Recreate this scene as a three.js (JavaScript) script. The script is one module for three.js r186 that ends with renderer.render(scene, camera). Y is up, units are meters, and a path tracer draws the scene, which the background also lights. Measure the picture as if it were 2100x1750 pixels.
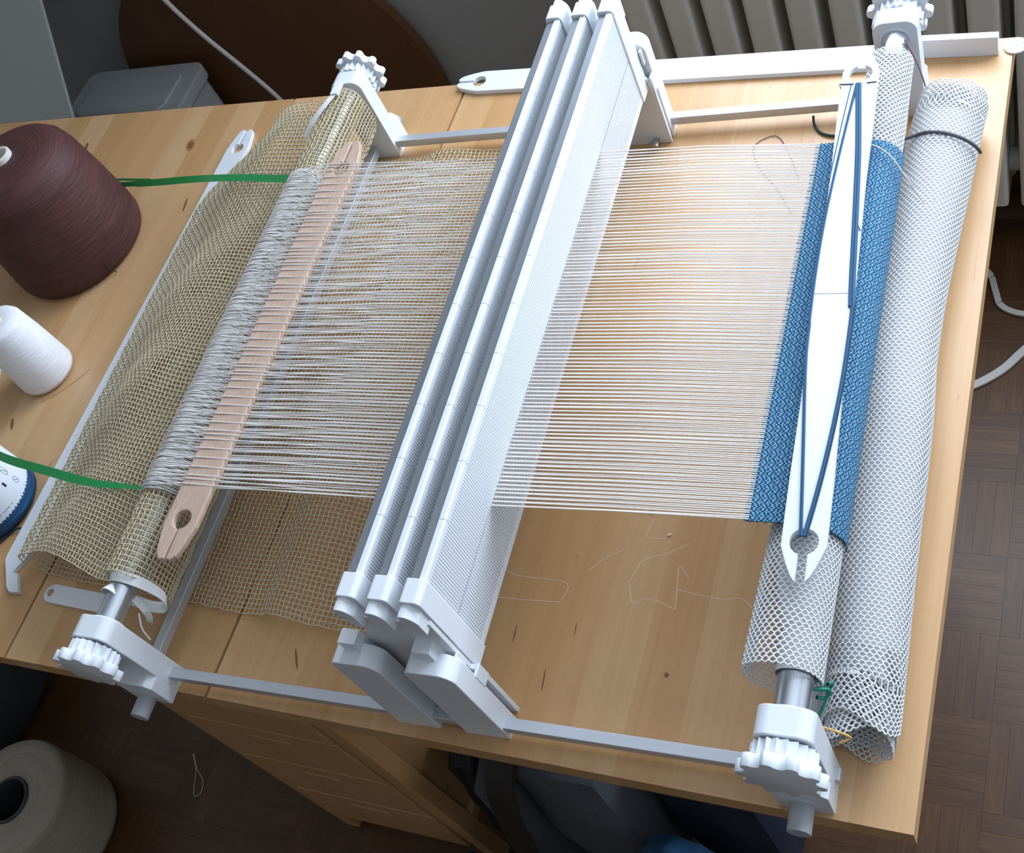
import * as THREE from 'three';
import { mergeGeometries, mergeVertices, toCreasedNormals } from 'three/addons/utils/BufferGeometryUtils.js';
import { RoundedBoxGeometry } from 'three/addons/geometries/RoundedBoxGeometry.js';
import { RectAreaLightUniformsLib } from 'three/addons/lights/RectAreaLightUniformsLib.js';

// ------------------------------------------------------------------ camera, light, exposure
const scene = new THREE.Scene();
const camera = new THREE.PerspectiveCamera(39.09, 2100 / 1750, 0.02, 30);
camera.position.set(0.1064, 1.6164, 0.2307);
camera.quaternion.setFromRotationMatrix(new THREE.Matrix4().makeBasis(
  new THREE.Vector3(0.893692, -0.348133, -0.283052),
  new THREE.Vector3(-0.052056, 0.546143, -0.836073),
  new THREE.Vector3(0.445651, 0.761926, 0.469961)));
const renderer = new THREE.WebGLRenderer({ antialias: true });
renderer.toneMapping = THREE.LinearToneMapping;
renderer.toneMappingExposure = 0.79;
renderer.shadowMap.enabled = true;
RectAreaLightUniformsLib.init();
scene.background = new THREE.Color(0.62, 0.72, 0.82);
// daylight entering through the window above the radiator (outside the frame)
const WIN = { x0: -0.55, x1: 1.5, y0: 0.98, y1: 2.2, z: -1.30 };
const daylight = new THREE.RectAreaLight(0xdfecff, 11.5, WIN.x1 - WIN.x0, WIN.y1 - WIN.y0);
daylight.position.set((WIN.x0 + WIN.x1) / 2, (WIN.y0 + WIN.y1) / 2, WIN.z + 0.02);
daylight.lookAt((WIN.x0 + WIN.x1) / 2, (WIN.y0 + WIN.y1) / 2, 3);
scene.add(daylight);

// ------------------------------------------------------------------ helpers
let seed = 12345;
const rnd = () => { seed = (seed * 1664525 + 1013904223) >>> 0; return seed / 4294967296; };
const rr = (a, b) => a + (b - a) * rnd();
const V = (x, y, z) => new THREE.Vector3(x, y, z);
const used = new Map();
function numbered(n) { const k = used.get(n) || 0; used.set(n, k + 1); return k ? `${n}_${String(k).padStart(3, '0')}` : n; }
const T = 0.74;                       // table height
const TH = 0.0261, LO = V(-0.3598, T, -0.3592);   // the loom stands a little turned on the table
const LM = new THREE.Matrix4().makeRotationY(TH).setPosition(LO);
const loomToWorld = (x, y, z) => V(x, y, z).applyMatrix4(LM);
function meta(o, label, category, group, kind) {
  if (label) o.userData.label = label;
  if (category) o.userData.category = category;
  if (group) o.userData.group = group;
  if (kind) o.userData.kind = kind;
  return o;
}
// a thing: a Group at its base; add() takes geometry in the frame's coordinates (loom or room)
function thing(name, label, category, base, o = {}) {
  const g = new THREE.Group();
  g.name = numbered(name);
  if (o.loom) { g.position.copy(loomToWorld(...base)); g.rotation.y = TH; } else g.position.set(...base);
  meta(g, label, category, o.group, o.kind);
  scene.add(g);
  g.put = (n, geo, mat, parent = g, kind) => {
    const q = Array.isArray(geo) ? merge(geo) : geo;
    q.translate(-base[0], -base[1], -base[2]);
    const m = new THREE.Mesh(q, mat); m.name = n;
    if (kind) m.userData.kind = kind;
    parent.add(m); return m;
  };
  return g;
}
function merge(list) {
  const l = list.map(g => { g = g.index ? g.toNonIndexed() : g; for (const k of Object.keys(g.attributes)) if (!['position', 'normal', 'uv'].includes(k)) g.deleteAttribute(k);
    if (!g.attributes.uv) g.setAttribute('uv', new THREE.BufferAttribute(new Float32Array(g.attributes.position.count * 2), 2)); return g; });
  return mergeGeometries(l);
}
function box(x0, x1, y0, y1, z0, z1, r = 0) {
  const w = x1 - x0, h = y1 - y0, d = z1 - z0;
  const g = r ? new RoundedBoxGeometry(w, h, d, 2, Math.min(r, w / 2.01, h / 2.01, d / 2.01)) : new THREE.BoxGeometry(w, h, d);
  return g.translate((x0 + x1) / 2, (y0 + y1) / 2, (z0 + z1) / 2);
}
// extruded outline in x-y, from z0 to z1
function prism(shape, z0, z1, bevel = 0.0006, curveSegments = 10) {
  const g = new THREE.ExtrudeGeometry(shape, { depth: z1 - z0 - 2 * bevel, bevelEnabled: bevel > 0, bevelThickness: bevel, bevelSize: bevel, bevelOffset: -bevel, bevelSegments: 2, curveSegments });
  return g.translate(0, 0, z0 + bevel);
}
function poly(pts) { const s = new THREE.Shape(); pts.forEach((p, i) => i ? s.lineTo(p[0], p[1]) : s.moveTo(p[0], p[1])); s.closePath(); return s; }
function cylZ(x, y, r, z0, z1, seg = 36, r2 = r) { return new THREE.CylinderGeometry(r, r2, z1 - z0, seg).rotateX(Math.PI / 2).translate(x, y, (z0 + z1) / 2); }
// strands collected into one geometry
class Acc {
  constructor() { this.p = []; this.i = []; this.n = []; }
  tube(pts, r, sides = 4, ref = [0, 1, 0], rfn) {
    const n = pts.length, base = this.p.length / 3;
    for (let k = 0; k < n; k++) {
      const a = pts[Math.max(0, k - 1)], b = pts[Math.min(n - 1, k + 1)];
      let tx = b[0] - a[0], ty = b[1] - a[1], tz = b[2] - a[2]; const tl = Math.hypot(tx, ty, tz) || 1; tx /= tl; ty /= tl; tz /= tl;
      let nx = ty * ref[2] - tz * ref[1], ny = tz * ref[0] - tx * ref[2], nz = tx * ref[1] - ty * ref[0];
      let nl = Math.hypot(nx, ny, nz);
      if (nl < 1e-3) { nx = 1; ny = 0; nz = 0; const d = tx; nx -= d * tx; ny -= d * ty; nz -= d * tz; nl = Math.hypot(nx, ny, nz) || 1; }
      nx /= nl; ny /= nl; nz /= nl;
      const bx = ty * nz - tz * ny, by = tz * nx - tx * nz, bz = tx * ny - ty * nx;
      const R = rfn ? rfn(k / (n - 1)) * r : r;
      for (let s = 0; s < sides; s++) {
        const t = (s / sides) * Math.PI * 2 + 0.4, c = Math.cos(t), d = Math.sin(t);
        const ux = nx * c + bx * d, uy = ny * c + by * d, uz = nz * c + bz * d;
        this.p.push(pts[k][0] + ux * R, pts[k][1] + uy * R, pts[k][2] + uz * R); this.n.push(ux, uy, uz);
      }
      if (k) for (let s = 0; s < sides; s++) {
        const o = base + (k - 1) * sides, q = (s + 1) % sides;
        this.i.push(o + s, o + q, o + sides + s, o + q, o + sides + q, o + sides + s);
      }
    }
    return this;
  }
  geo() {
    const g = new THREE.BufferGeometry();
    g.setAttribute('position', new THREE.Float32BufferAttribute(this.p, 3));
    g.setAttribute('normal', new THREE.Float32BufferAttribute(this.n, 3));
    g.setAttribute('uv', new THREE.Float32BufferAttribute(new Float32Array(this.p.length / 3 * 2), 2));
    g.setIndex(this.p.length / 3 > 65000 ? new THREE.Uint32BufferAttribute(this.i, 1) : this.i);
    return g;
  }
}
const cr = (pts, n, closed = false) => new THREE.CatmullRomCurve3(pts.map(p => V(...p)), closed, 'centripetal').getSpacedPoints(n).map(v => [v.x, v.y, v.z]);
const cord = (pts, r, sides = 6, n = 40) => new Acc().tube(cr(pts, n), r, sides, [0.13, 0.97, 0.2]).geo();
// a flat strip following points, with its own thickness
function strip(pts, w, th, n = 60, side = [0, 0, 1], twist = () => 0, wfn = () => 1) {
  const P = cr(pts, n), pos = [], idx = [];
  for (let k = 0; k <= n; k++) {
    const a = P[Math.max(0, k - 1)], b = P[Math.min(n, k + 1)];
    const t = V(b[0] - a[0], b[1] - a[1], b[2] - a[2]).normalize();
    let s = V(...side); s.addScaledVector(t, -s.dot(t)).normalize().applyAxisAngle(t, twist(k / n));
    const up = V().crossVectors(t, s), hw = w * wfn(k / n) / 2;
    for (const [c, d] of [[1, 1], [-1, 1], [-1, -1], [1, -1]]) pos.push(P[k][0] + s.x * hw * c + up.x * th / 2 * d, P[k][1] + s.y * hw * c + up.y * th / 2 * d, P[k][2] + s.z * hw * c + up.z * th / 2 * d);
    if (k) for (let q = 0; q < 4; q++) { const o = (k - 1) * 4, e = (q + 1) % 4; idx.push(o + q, o + e, o + 4 + q, o + e, o + 4 + e, o + 4 + q); }
  }
  idx.push(0, 3, 1, 1, 3, 2); const l = n * 4; idx.push(l, l + 1, l + 3, l + 1, l + 2, l + 3);
  const g = new THREE.BufferGeometry(); g.setAttribute('position', new THREE.Float32BufferAttribute(pos, 3)); g.setIndex(idx);
  g.setAttribute('uv', new THREE.Float32BufferAttribute(new Float32Array(pos.length / 3 * 2), 2));
  return toCreasedNormals(g, 0.6);
}
// periodic noise and computed textures
const hsh = (x, y, s) => { let h = (x * 374761393 + y * 668265263 + s * 974634721) | 0; h = Math.imul(h ^ (h >>> 13), 1274126177); h ^= h >>> 16; return (h >>> 0) / 4294967296; };
function pn(x, y, px, py, s = 0) {
  const xi = Math.floor(x), yi = Math.floor(y), fx = x - xi, fy = y - yi, m = (a, b) => ((a % b) + b) % b;
  const u = fx * fx * (3 - 2 * fx), v = fy * fy * (3 - 2 * fy);
  const a = hsh(m(xi, px), m(yi, py), s), b = hsh(m(xi + 1, px), m(yi, py), s), c = hsh(m(xi, px), m(yi + 1, py), s), d = hsh(m(xi + 1, px), m(yi + 1, py), s);
  return a + (b - a) * u + (c - a) * v + (a - b - c + d) * u * v;
}
function tex(w, h, fn, srgb = true) {
  const d = new Uint8Array(w * h * 4);
  for (let y = 0; y < h; y++) for (let x = 0; x < w; x++) {
    let c = fn(x / w, y / h); if (typeof c === 'number') c = [c, c, c];
    const o = (y * w + x) * 4; for (let k = 0; k < 3; k++) d[o + k] = Math.max(0, Math.min(255, Math.round(c[k] * 255))); d[o + 3] = 255;
  }
  const t = new THREE.DataTexture(d, w, h); t.wrapS = t.wrapT = THREE.RepeatWrapping; t.magFilter = THREE.LinearFilter; t.minFilter = THREE.LinearFilter;
  if (srgb) t.colorSpace = THREE.SRGBColorSpace; t.needsUpdate = true; return t;
}
const mixc = (a, b, t) => a.map((v, i) => v + (b[i] - v) * t);
const std = (color, roughness, o = {}) => new THREE.MeshStandardMaterial({ color, roughness, ...o });

// ------------------------------------------------------------------ materials
const woodMap = tex(512, 1024, (u, v) => {
  const a = pn(u * 14, v * 3, 14, 3, 1), b = pn(u * 70, v * 5, 70, 5, 2), c = pn(u * 220, v * 14, 220, 14, 3), d = pn(u * 40, v * 26, 40, 26, 4);
  let k = 0.45 * a + 0.3 * b + 0.25 * c;
  let col = mixc([0.94, 0.87, 0.78], [0.87, 0.77, 0.65], k);
  if (d > 0.95 && c > 0.5) col = mixc(col, [0.62, 0.46, 0.3], (d - 0.95) * 8);
  return col;
});
const tabletopMats = [0xdfc5a2, 0xdabd98, 0xe1c8a8, 0xd6b891, 0xdcc19d].map(c => std(c, 0.34, { map: woodMap }));
const darkWoodMats = std(0xb08050, 0.5, { map: woodMap });
const beechMap = tex(256, 512, (u, v) => { const b = pn(u * 60, v * 6, 60, 6, 12), c = pn(u * 128, v * 40, 128, 40, 13), s = pn(u * 8, v * 2, 8, 2, 14);
  return mixc([0.97, 0.94, 0.91], [0.82, 0.75, 0.70], 0.35 * b + 0.45 * c + 0.2 * s); });
const parqMap = tex(256, 512, (u, v) => { const b = pn(u * 40, v * 5, 40, 5, 21), c = pn(u * 110, v * 20, 110, 20, 22), s = pn(u * 5, v * 3, 5, 3, 23);
  return mixc([1, 0.95, 0.88], [0.68, 0.6, 0.5], 0.35 * b + 0.4 * c + 0.25 * s); });
const parqMats = [0x674a2b, 0x644728, 0x5f4326, 0x6a4d2e, 0x62462a, 0x664829].map(c => std(c, 0.45, { map: parqMap }));
const M = {
  plastic: std(0xdfe4e9, 0.42),
  plasticSoft: std(0xdfe2e6, 0.55),
  alu: std(0xcdd2d8, 0.46, { metalness: 0.65 }),
  aluBar: std(0xb4bbc3, 0.36, { metalness: 0.9 }),
  aluTube: std(0xc4cad0, 0.26, { metalness: 0.92 }),
  steel: std(0xb9bcc0, 0.2, { metalness: 1 }),
  greyKnob: std(0xaab0b6, 0.5),
  jute: std(0xd0c3a4, 0.75),
  jutePale: std(0xd8cfb8, 0.75),
  net: std(0xdcdedf, 0.6),
  warp: std(0xf4f0ec, 0.7),
  yarnGrey: std(0xdad9d5, 0.8),
  wallp: std(0xa9aaa6, 0.9), wallw: std(0xeeedea, 0.9), boxp: std(0xb4b7b6, 0.6),
  radiator: std(0xe4e2d8, 0.45),
  base: std(0x3a2a20, 0.5),
  blueYarn: std(0x25597d, 0.75),
  darkBlueYarn: std(0x17394f, 0.8),
  greenPlastic: new THREE.MeshPhysicalMaterial({ color: 0x14a653, roughness: 0.28, clearcoat: 0.6, clearcoatRoughness: 0.25 }),
  tealString: std(0x0f7a63, 0.5),
  clothStrip: std(0xdfe1e0, 0.8),
  cream: std(0xe8dcc6, 0.7),
  cable: std(0xc9c6c0, 0.5),
};
M.beech = std(0xdac8bb, 0.55, { map: beechMap });
// woven cloth: a small broken-twill draft, light warp over blue weft
const weave = (i, j) => { const t = [0, 1, 2, 3, 2, 1][((i % 6) + 6) % 6]; return ((j + t + (Math.floor(j / 4) % 2 ? i % 2 : 0)) % 4) < 2 ? 1 : 0; };
const TW = 24, PX = 10;
const clothMap = tex(TW * PX, TW * PX, (u, v) => {
  const i = Math.floor(u * TW), j = Math.floor(v * TW), up = weave(i, j), n = pn(u * 70, v * 70, 70, 70, 31), m = hsh(i, j, 7);
  return up ? mixc([0.55, 0.76, 0.85], [0.24, 0.48, 0.64], 0.5 * n + 0.5 * m) : mixc([0.03, 0.20, 0.34], [0.10, 0.33, 0.50], 0.5 * n + 0.5 * m);
});
const clothBump = tex(TW * PX, TW * PX, (u, v) => {
  const fx = (u * TW) % 1 - 0.5, fy = (v * TW) % 1 - 0.5, up = weave(Math.floor(u * TW), Math.floor(v * TW));
  return up ? 0.55 + 0.45 * Math.cos(fx * Math.PI) * Math.cos(fy * 1.6) : 0.15 + 0.5 * Math.cos(fy * Math.PI) * Math.cos(fx * 1.6);
}, false);
M.cloth = std(0xffffff, 0.85, { map: clothMap, bumpMap: clothBump, bumpScale: 0.0007 });
// wound yarn: crossing turns
const windN = (u, v, k) => { const w = pn(u * 7, v * 9, 7, 9, 43 + k), a = pn(u * 26 + v * 34, v * 250, 26, 250, 41 + k), b = pn(u * 26 - v * 34 + 340, v * 250, 26, 250, 47 + k), t = Math.max(0, Math.min(1, (w - 0.4) * 5)); return a * t + b * (1 - t); };
const windBump = tex(1024, 1024, (u, v) => 0.75 * windN(u, v, 0) + 0.25 * pn(u * 200, v * 200, 200, 200, 49), false);
const windMap = (c0, c1) => tex(512, 1024, (u, v) => mixc(c0, c1, 0.6 * windN(u, v, 0) + 0.4 * pn(u * 12, v * 20, 12, 20, 44)));
M.brownYarn = std(0xffffff, 0.62, { map: windMap([0.36, 0.20, 0.19], [0.24, 0.12, 0.12]), bumpMap: windBump, bumpScale: 0.0006 });
M.whiteYarn = std(0xffffff, 0.5, { map: windMap([0.97, 0.97, 0.98], [0.9, 0.91, 0.93]), bumpMap: windBump, bumpScale: 0.0003 });
M.blueConeYarn = std(0xffffff, 0.8, { map: windMap([0.14, 0.40, 0.58], [0.05, 0.2, 0.34]), bumpMap: windBump, bumpScale: 0.001 });
M.beigeYarn = std(0xffffff, 0.85, { map: windMap([0.70, 0.66, 0.6], [0.58, 0.54, 0.48]), bumpMap: windBump, bumpScale: 0.0005 });

// ------------------------------------------------------------------ the room
function structure(name, geo, mat) {
  const m = new THREE.Mesh(Array.isArray(geo) ? merge(geo) : geo, mat); m.name = name; m.userData.kind = 'structure'; scene.add(m); return m;
}
const RX0 = -2.6, RX1 = 2.0, RZ1 = 2.7, RZ0 = -1.3, RH = 2.6;
structure('wall_back', [box(RX0, WIN.x0, 0, RH, RZ0 - 0.25, RZ0), box(WIN.x1, RX1, 0, RH, RZ0 - 0.25, RZ0), box(WIN.x0, WIN.x1, 0, WIN.y0, RZ0 - 0.25, RZ0), box(WIN.x0, WIN.x1, WIN.y1, RH, RZ0 - 0.25, RZ0)], M.wallp);
structure('wall_left', box(RX0 - 0.1, RX0, 0, RH, RZ0 - 0.25, RZ1), M.wallw);
structure('wall_right', box(RX1, RX1 + 0.1, 0, RH, RZ0 - 0.25, RZ1), M.wallw);
structure('wall_front', box(RX0, RX1, 0, RH, RZ1, RZ1 + 0.1), std(0x8f8a84, 0.9));
structure('ceiling', box(RX0, RX1, RH, RH + 0.1, RZ0 - 0.25, RZ1), std(0xe2e2e0, 0.9));
structure('baseboard_back', [box(RX0, RX1, 0.004, 0.062, RZ0, RZ0 + 0.014, 0.003)], M.base);
{
  const w = structure('window_1', [box(WIN.x0, WIN.x1, WIN.y0, WIN.y0 + 0.05, RZ0 - 0.16, RZ0 - 0.1), box(WIN.x0, WIN.x1, WIN.y1 - 0.05, WIN.y1, RZ0 - 0.16, RZ0 - 0.1), box(WIN.x0, WIN.x0 + 0.05, WIN.y0, WIN.y1, RZ0 - 0.16, RZ0 - 0.1), box(WIN.x1 - 0.05, WIN.x1, WIN.y0, WIN.y1, RZ0 - 0.16, RZ0 - 0.1), box(0.55, 0.61, WIN.y0, WIN.y1, RZ0 - 0.16, RZ0 - 0.1)], std(0xe8e8e6, 0.5));
  const glass = new THREE.MeshPhysicalMaterial({ color: 0xffffff, roughness: 0, transmission: 1, thickness: 0, ior: 1.5 });
  for (const [a, b] of [[WIN.x0 + 0.05, 0.55], [0.61, WIN.x1 - 0.05]]) { const p = new THREE.Mesh(box(a, b, WIN.y0 + 0.05, WIN.y1 - 0.05, RZ0 - 0.132, RZ0 - 0.128), glass); p.name = 'pane'; w.add(p); }
}
// mosaic parquet: square blocks of five fingers, turned block by block
{
  const floor = structure('floor', box(RX0, RX1, -0.1, -0.004, RZ0 - 0.25, RZ1), std(0x4a3324, 0.6));
  const B = 0.12, S = B / 5, gx = -0.013, gz = -0.36, g = 0.00012;
  const mk = (w, d, rot) => { const q = new THREE.BoxGeometry(w - g * 2, 0.006, d - g * 2); const uv = q.attributes.uv, p = q.attributes.position;
    for (let i = 0; i < uv.count; i++) rot ? uv.setXY(i, p.getZ(i) / 0.16, p.getX(i) / 0.32) : uv.setXY(i, p.getX(i) / 0.16, p.getZ(i) / 0.32); return q; };
  const variants = [0, 1, 2, 3].map(k => [0, 1].map(r => { const q = mk(r ? B : S, r ? S : B, r); const uv = q.attributes.uv; for (let i = 0; i < uv.count; i++) uv.setXY(i, uv.getX(i) + 0.27 * k, uv.getY(i) + 0.19 * k); return q; }));
  camera.updateMatrixWorld(); camera.updateProjectionMatrix();
  const list = [], far = [];
  for (let bi = -22; bi < 17; bi++) for (let bj = -9; bj < 32; bj++) {
    const x0 = gx + bi * B, z0 = gz + bj * B, r = (bi + bj) & 1;
    if (x0 < RX0 - 0.01 || x0 + B > RX1 || z0 < RZ0 - 0.01 || z0 + B > RZ1) continue;
    for (let k = 0; k < 5; k++) {
      const cx = r ? x0 + B / 2 : x0 + S * (k + 0.5), cz = r ? z0 + S * (k + 0.5) : z0 + B / 2;
      const q = V(cx, 0, cz).project(camera);
      const inFrame = Math.abs(q.x) < 1.03 && Math.abs(q.y) < 1.03 && q.z < 1;
      // the part of the floor that the table top and its base leave in view
      const d = V(cx, 0, cz).sub(camera.position), t = (T - camera.position.y) / d.y, hx = camera.position.x + d.x * t, hz = camera.position.z + d.z * t;
      const hidden = hx < -0.01 && hx > -1.5 && hz < -0.01 && hz > -0.79;
      (inFrame && !hidden ? list : far).push([cx, cz, r]);
    }
  }
  list.sort((a, b) => V(a[0], 0, a[1]).distanceTo(camera.position) - V(b[0], 0, b[1]).distanceTo(camera.position));
  far.push(...list.splice(300));
  for (const [cx, cz, r] of list) { const m = new THREE.Mesh(variants[Math.floor(rnd() * 4)][r], parqMats[Math.floor(rnd() * 6)]); m.name = 'parquet_strip'; m.position.set(cx, -0.003, cz); floor.add(m); }
  const rest = merge(far.map(([cx, cz, r]) => mk(r ? B : S, r ? S : B, r).translate(cx, -0.003, cz)));
  const m = new THREE.Mesh(rest, parqMats[1]); m.name = 'parquet_field'; m.userData.kind = 'stuff'; floor.add(m);
}

// ------------------------------------------------------------------ the table
{
  const t = thing('gateleg_table', 'birch gateleg table of glued staves carrying the loom', 'table', [-0.753, 0, -0.4]);
  const leaf = (name, x0, x1) => {
    const under = t.put(name, box(x0 + 0.004, x1 - 0.004, T - 0.022, T - 0.008, -0.796, -0.004), tabletopMats[3]);
    const n = Math.round((x1 - x0) / 0.045), w = (x1 - x0) / n;
    for (let k = 0; k < n; k++) {
      const cuts = [-0.8, ...(rnd() < 0.75 ? [rr(-0.68, -0.12)] : []), 0];
      for (let c = 0; c + 1 < cuts.length; c++) {
        const a = x0 + k * w, b = a + w, z0 = cuts[c], z1 = cuts[c + 1];
        const g = box(a, b, T - 0.022, T, z0, z1), uv = g.attributes.uv, p = g.attributes.position, ou = rnd(), ov = rnd();
        for (let i = 0; i < uv.count; i++) uv.setXY(i, p.getX(i) / 0.25 + ou, p.getZ(i) / 0.8 + ov + p.getY(i));
        t.put('stave', g, tabletopMats[Math.floor(rnd() * 5)], under);
      }
    }
    return under;
  };
  leaf('left_leaf', -1.515, -0.885); leaf('middle_leaf', -0.882, -0.624); leaf('right_leaf', -0.621, 0);
  // knots and pitch streaks in the wood
  const knotM = std(0x80562f, 0.6), ring = std(0xa9794a, 0.55);
  for (const [x, z, a, b, rot] of [[-1.2202, -0.7375, 0.0025, 0.007, 0.3], [-1.0225, -0.7252, 0.0045, 0.007, 0.4], [-1.0566, -0.2729, 0.002, 0.009, 0.5], [-0.5422, -0.0495, 0.0010, 0.011, 0.5], [-0.3002, -0.067, 0.0006, 0.010, 0.1], [-0.1985, -0.087, 0.002, 0.002, 0], [-0.9739, -0.6162, 0.0015, 0.012, 0.2], [-0.338, -0.103, 0.0005, 0.008, 0.1], [-0.285, -0.115, 0.0004, 0.006, 0.1], [-0.128, -0.19, 0.0008, 0.012, 0], [-0.055, -0.62, 0.001, 0.008, 0.3], [-0.07, -0.66, 0.0012, 0.004, 0.8], [-0.03, -0.3, 0.0012, 0.012, 0.2]]) {
    t.put('knot', new THREE.CylinderGeometry(1, 1, 0.0004, 20).scale(a, 1, b).rotateY(rot).translate(x, T + 0.0001, z), knotM);
    if (a > 0.003) t.put('knot_ring', new THREE.CylinderGeometry(1, 1, 0.0003, 24).scale(a * 1.6, 1, b * 1.7).rotateY(rot).translate(x, T, z), ring);
  }
  // scratches in the varnish
  const sc = std(0xe9d8bf, 0.6);
  const scratch = pts => t.put('scratch', new Acc().tube(cr(pts.map(p => [p[0], T - 0.00012, p[1]]), pts.length * 5), 0.0003, 5, [0, 1, 0]).geo(), sc);
  scratch([[-0.372, -0.166], [-0.3581, -0.1579], [-0.303, -0.1538], [-0.305, -0.139]]); scratch([[-0.3051, -0.1373], [-0.34, -0.135], [-0.372, -0.134]]);
  scratch([[-0.2495, -0.1627], [-0.2417, -0.1843], [-0.2222, -0.1935], [-0.2054, -0.2046]]); scratch([[-0.2495, -0.1627], [-0.2403, -0.1435], [-0.2324, -0.1499], [-0.2043, -0.1438]]);
  scratch([[-0.2043, -0.1438], [-0.207, -0.1611], [-0.2091, -0.1835], [-0.199, -0.172]]); scratch([[-0.207, -0.1611], [-0.1848, -0.1586], [-0.1641, -0.1577], [-0.1525, -0.1601], [-0.141, -0.1521]]);
  scratch([[-0.242, -0.225], [-0.244, -0.207], [-0.225, -0.2065]]); scratch([[-0.288, -0.17], [-0.276, -0.183], [-0.262, -0.192]]);
  // base with drawers under the middle leaf
  const inner = tabletopMats[3];
  t.put('base_side', box(-0.645, -0.63, 0.155, T - 0.022, -0.75, -0.05), inner);
  t.put('base_side', box(-0.88, -0.865, 0.155, T - 0.022, -0.75, -0.05), inner);
  t.put('base_rail', box(-0.648, -0.622, 0.125, 0.148, -0.75, -0.05, 0.002), inner);
  t.put('base_rail', box(-0.888, -0.862, 0.125, 0.148, -0.75, -0.05, 0.002), inner);
  t.put('base_back', box(-0.865, -0.645, 0.155, T - 0.022, -0.76, -0.745), inner);
  for (const y of [0.07, 0.205, 0.34, 0.475, 0.61]) {
    const y1 = y + 0.13 - (y > 0.6 ? 0.025 : 0), f = poly([[-0.862, y], [-0.648, y], [-0.648, y1], [-0.862, y1]]), g = new THREE.Path();
    g.moveTo(-0.79, y1 - 0.034); g.lineTo(-0.73, y1 - 0.034); g.lineTo(-0.73, y1 - 0.022); g.lineTo(-0.79, y1 - 0.022); g.closePath(); f.holes.push(g);   // finger slot
    t.put('drawer', prism(f, -0.065, -0.045, 0.001), inner);
  }
  for (const x of [-0.877, -0.633]) for (const z of [-0.06, -0.74]) t.put('leg', box(x - 0.012, x + 0.012, 0, T - 0.022, z - 0.012, z + 0.012, 0.002), inner);
  for (const x of [-0.16]) for (const z of [-0.66]) t.put('gate_leg', box(x - 0.02, x + 0.02, 0, T - 0.022, z - 0.014, z + 0.014, 0.002), inner);
  t.put('gate_rail', box(-0.63, -0.14, 0.6, 0.65, -0.67, -0.65, 0.002), inner);
}

// ------------------------------------------------------------------ the loom frame
const XR = 0.2768, XL = -0.325, YB = 0.097;      // beam axes
function roundedTop(x0, x1, y1, rl, rt) {
  const s = new THREE.Shape(); s.moveTo(x0, 0); s.lineTo(x1, 0); s.lineTo(x1, y1 - rt); s.absarc(x1 - rt, y1 - rt, rt, 0, Math.PI / 2); s.lineTo(x0 + rl, y1); s.absarc(x0 + rl, y1 - rl, rl, Math.PI / 2, Math.PI); s.closePath(); return s;
}
const mz = g => { g.scale(1, 1, -1); const p = g.index; if (p) { for (let i = 0; i < p.count; i += 3) { const a = p.getX(i); p.setX(i, p.getX(i + 2)); p.setX(i + 2, a); } } else { for (const k of Object.keys(g.attributes)) { const at = g.attributes[k], n = at.itemSize; for (let i = 0; i < at.count; i += 3) for (let c = 0; c < n; c++) { const a = at.array[i * n + c]; at.array[i * n + c] = at.array[(i + 2) * n + c]; at.array[(i + 2) * n + c] = a; } } } g.computeVertexNormals(); return g; };
function lobedKnob(cx, cy, r, n, z0, z1, phase) {
  const s = new THREE.Shape(), N = n * 16;
  for (let k = 0; k <= N; k++) { const a = k / N * Math.PI * 2, c = Math.cos(a * n + phase), q = r * (0.9 + 0.1 * Math.sign(c) * Math.pow(Math.abs(c), 0.55)); k ? s.lineTo(cx + q * Math.cos(a), cy + q * Math.sin(a)) : s.moveTo(cx + q, cy); }
  return toCreasedNormals(prism(s, z0, z1, 0.0005, 4), 0.7);
}
function ratchet(cx, cy, r, n, z0, z1, dir) {
  const pts = [];
  for (let k = 0; k < n; k++) { const a = dir * k / n * Math.PI * 2, b = dir * (k + 0.82) / n * Math.PI * 2; pts.push([cx + r * 0.84 * Math.cos(a), cy + r * 0.84 * Math.sin(a)], [cx + r * Math.cos(b), cy + r * Math.sin(b)]); }
  if (dir < 0) pts.reverse();
  return prism(poly(pts), z0, z1, 0);
}
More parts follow.
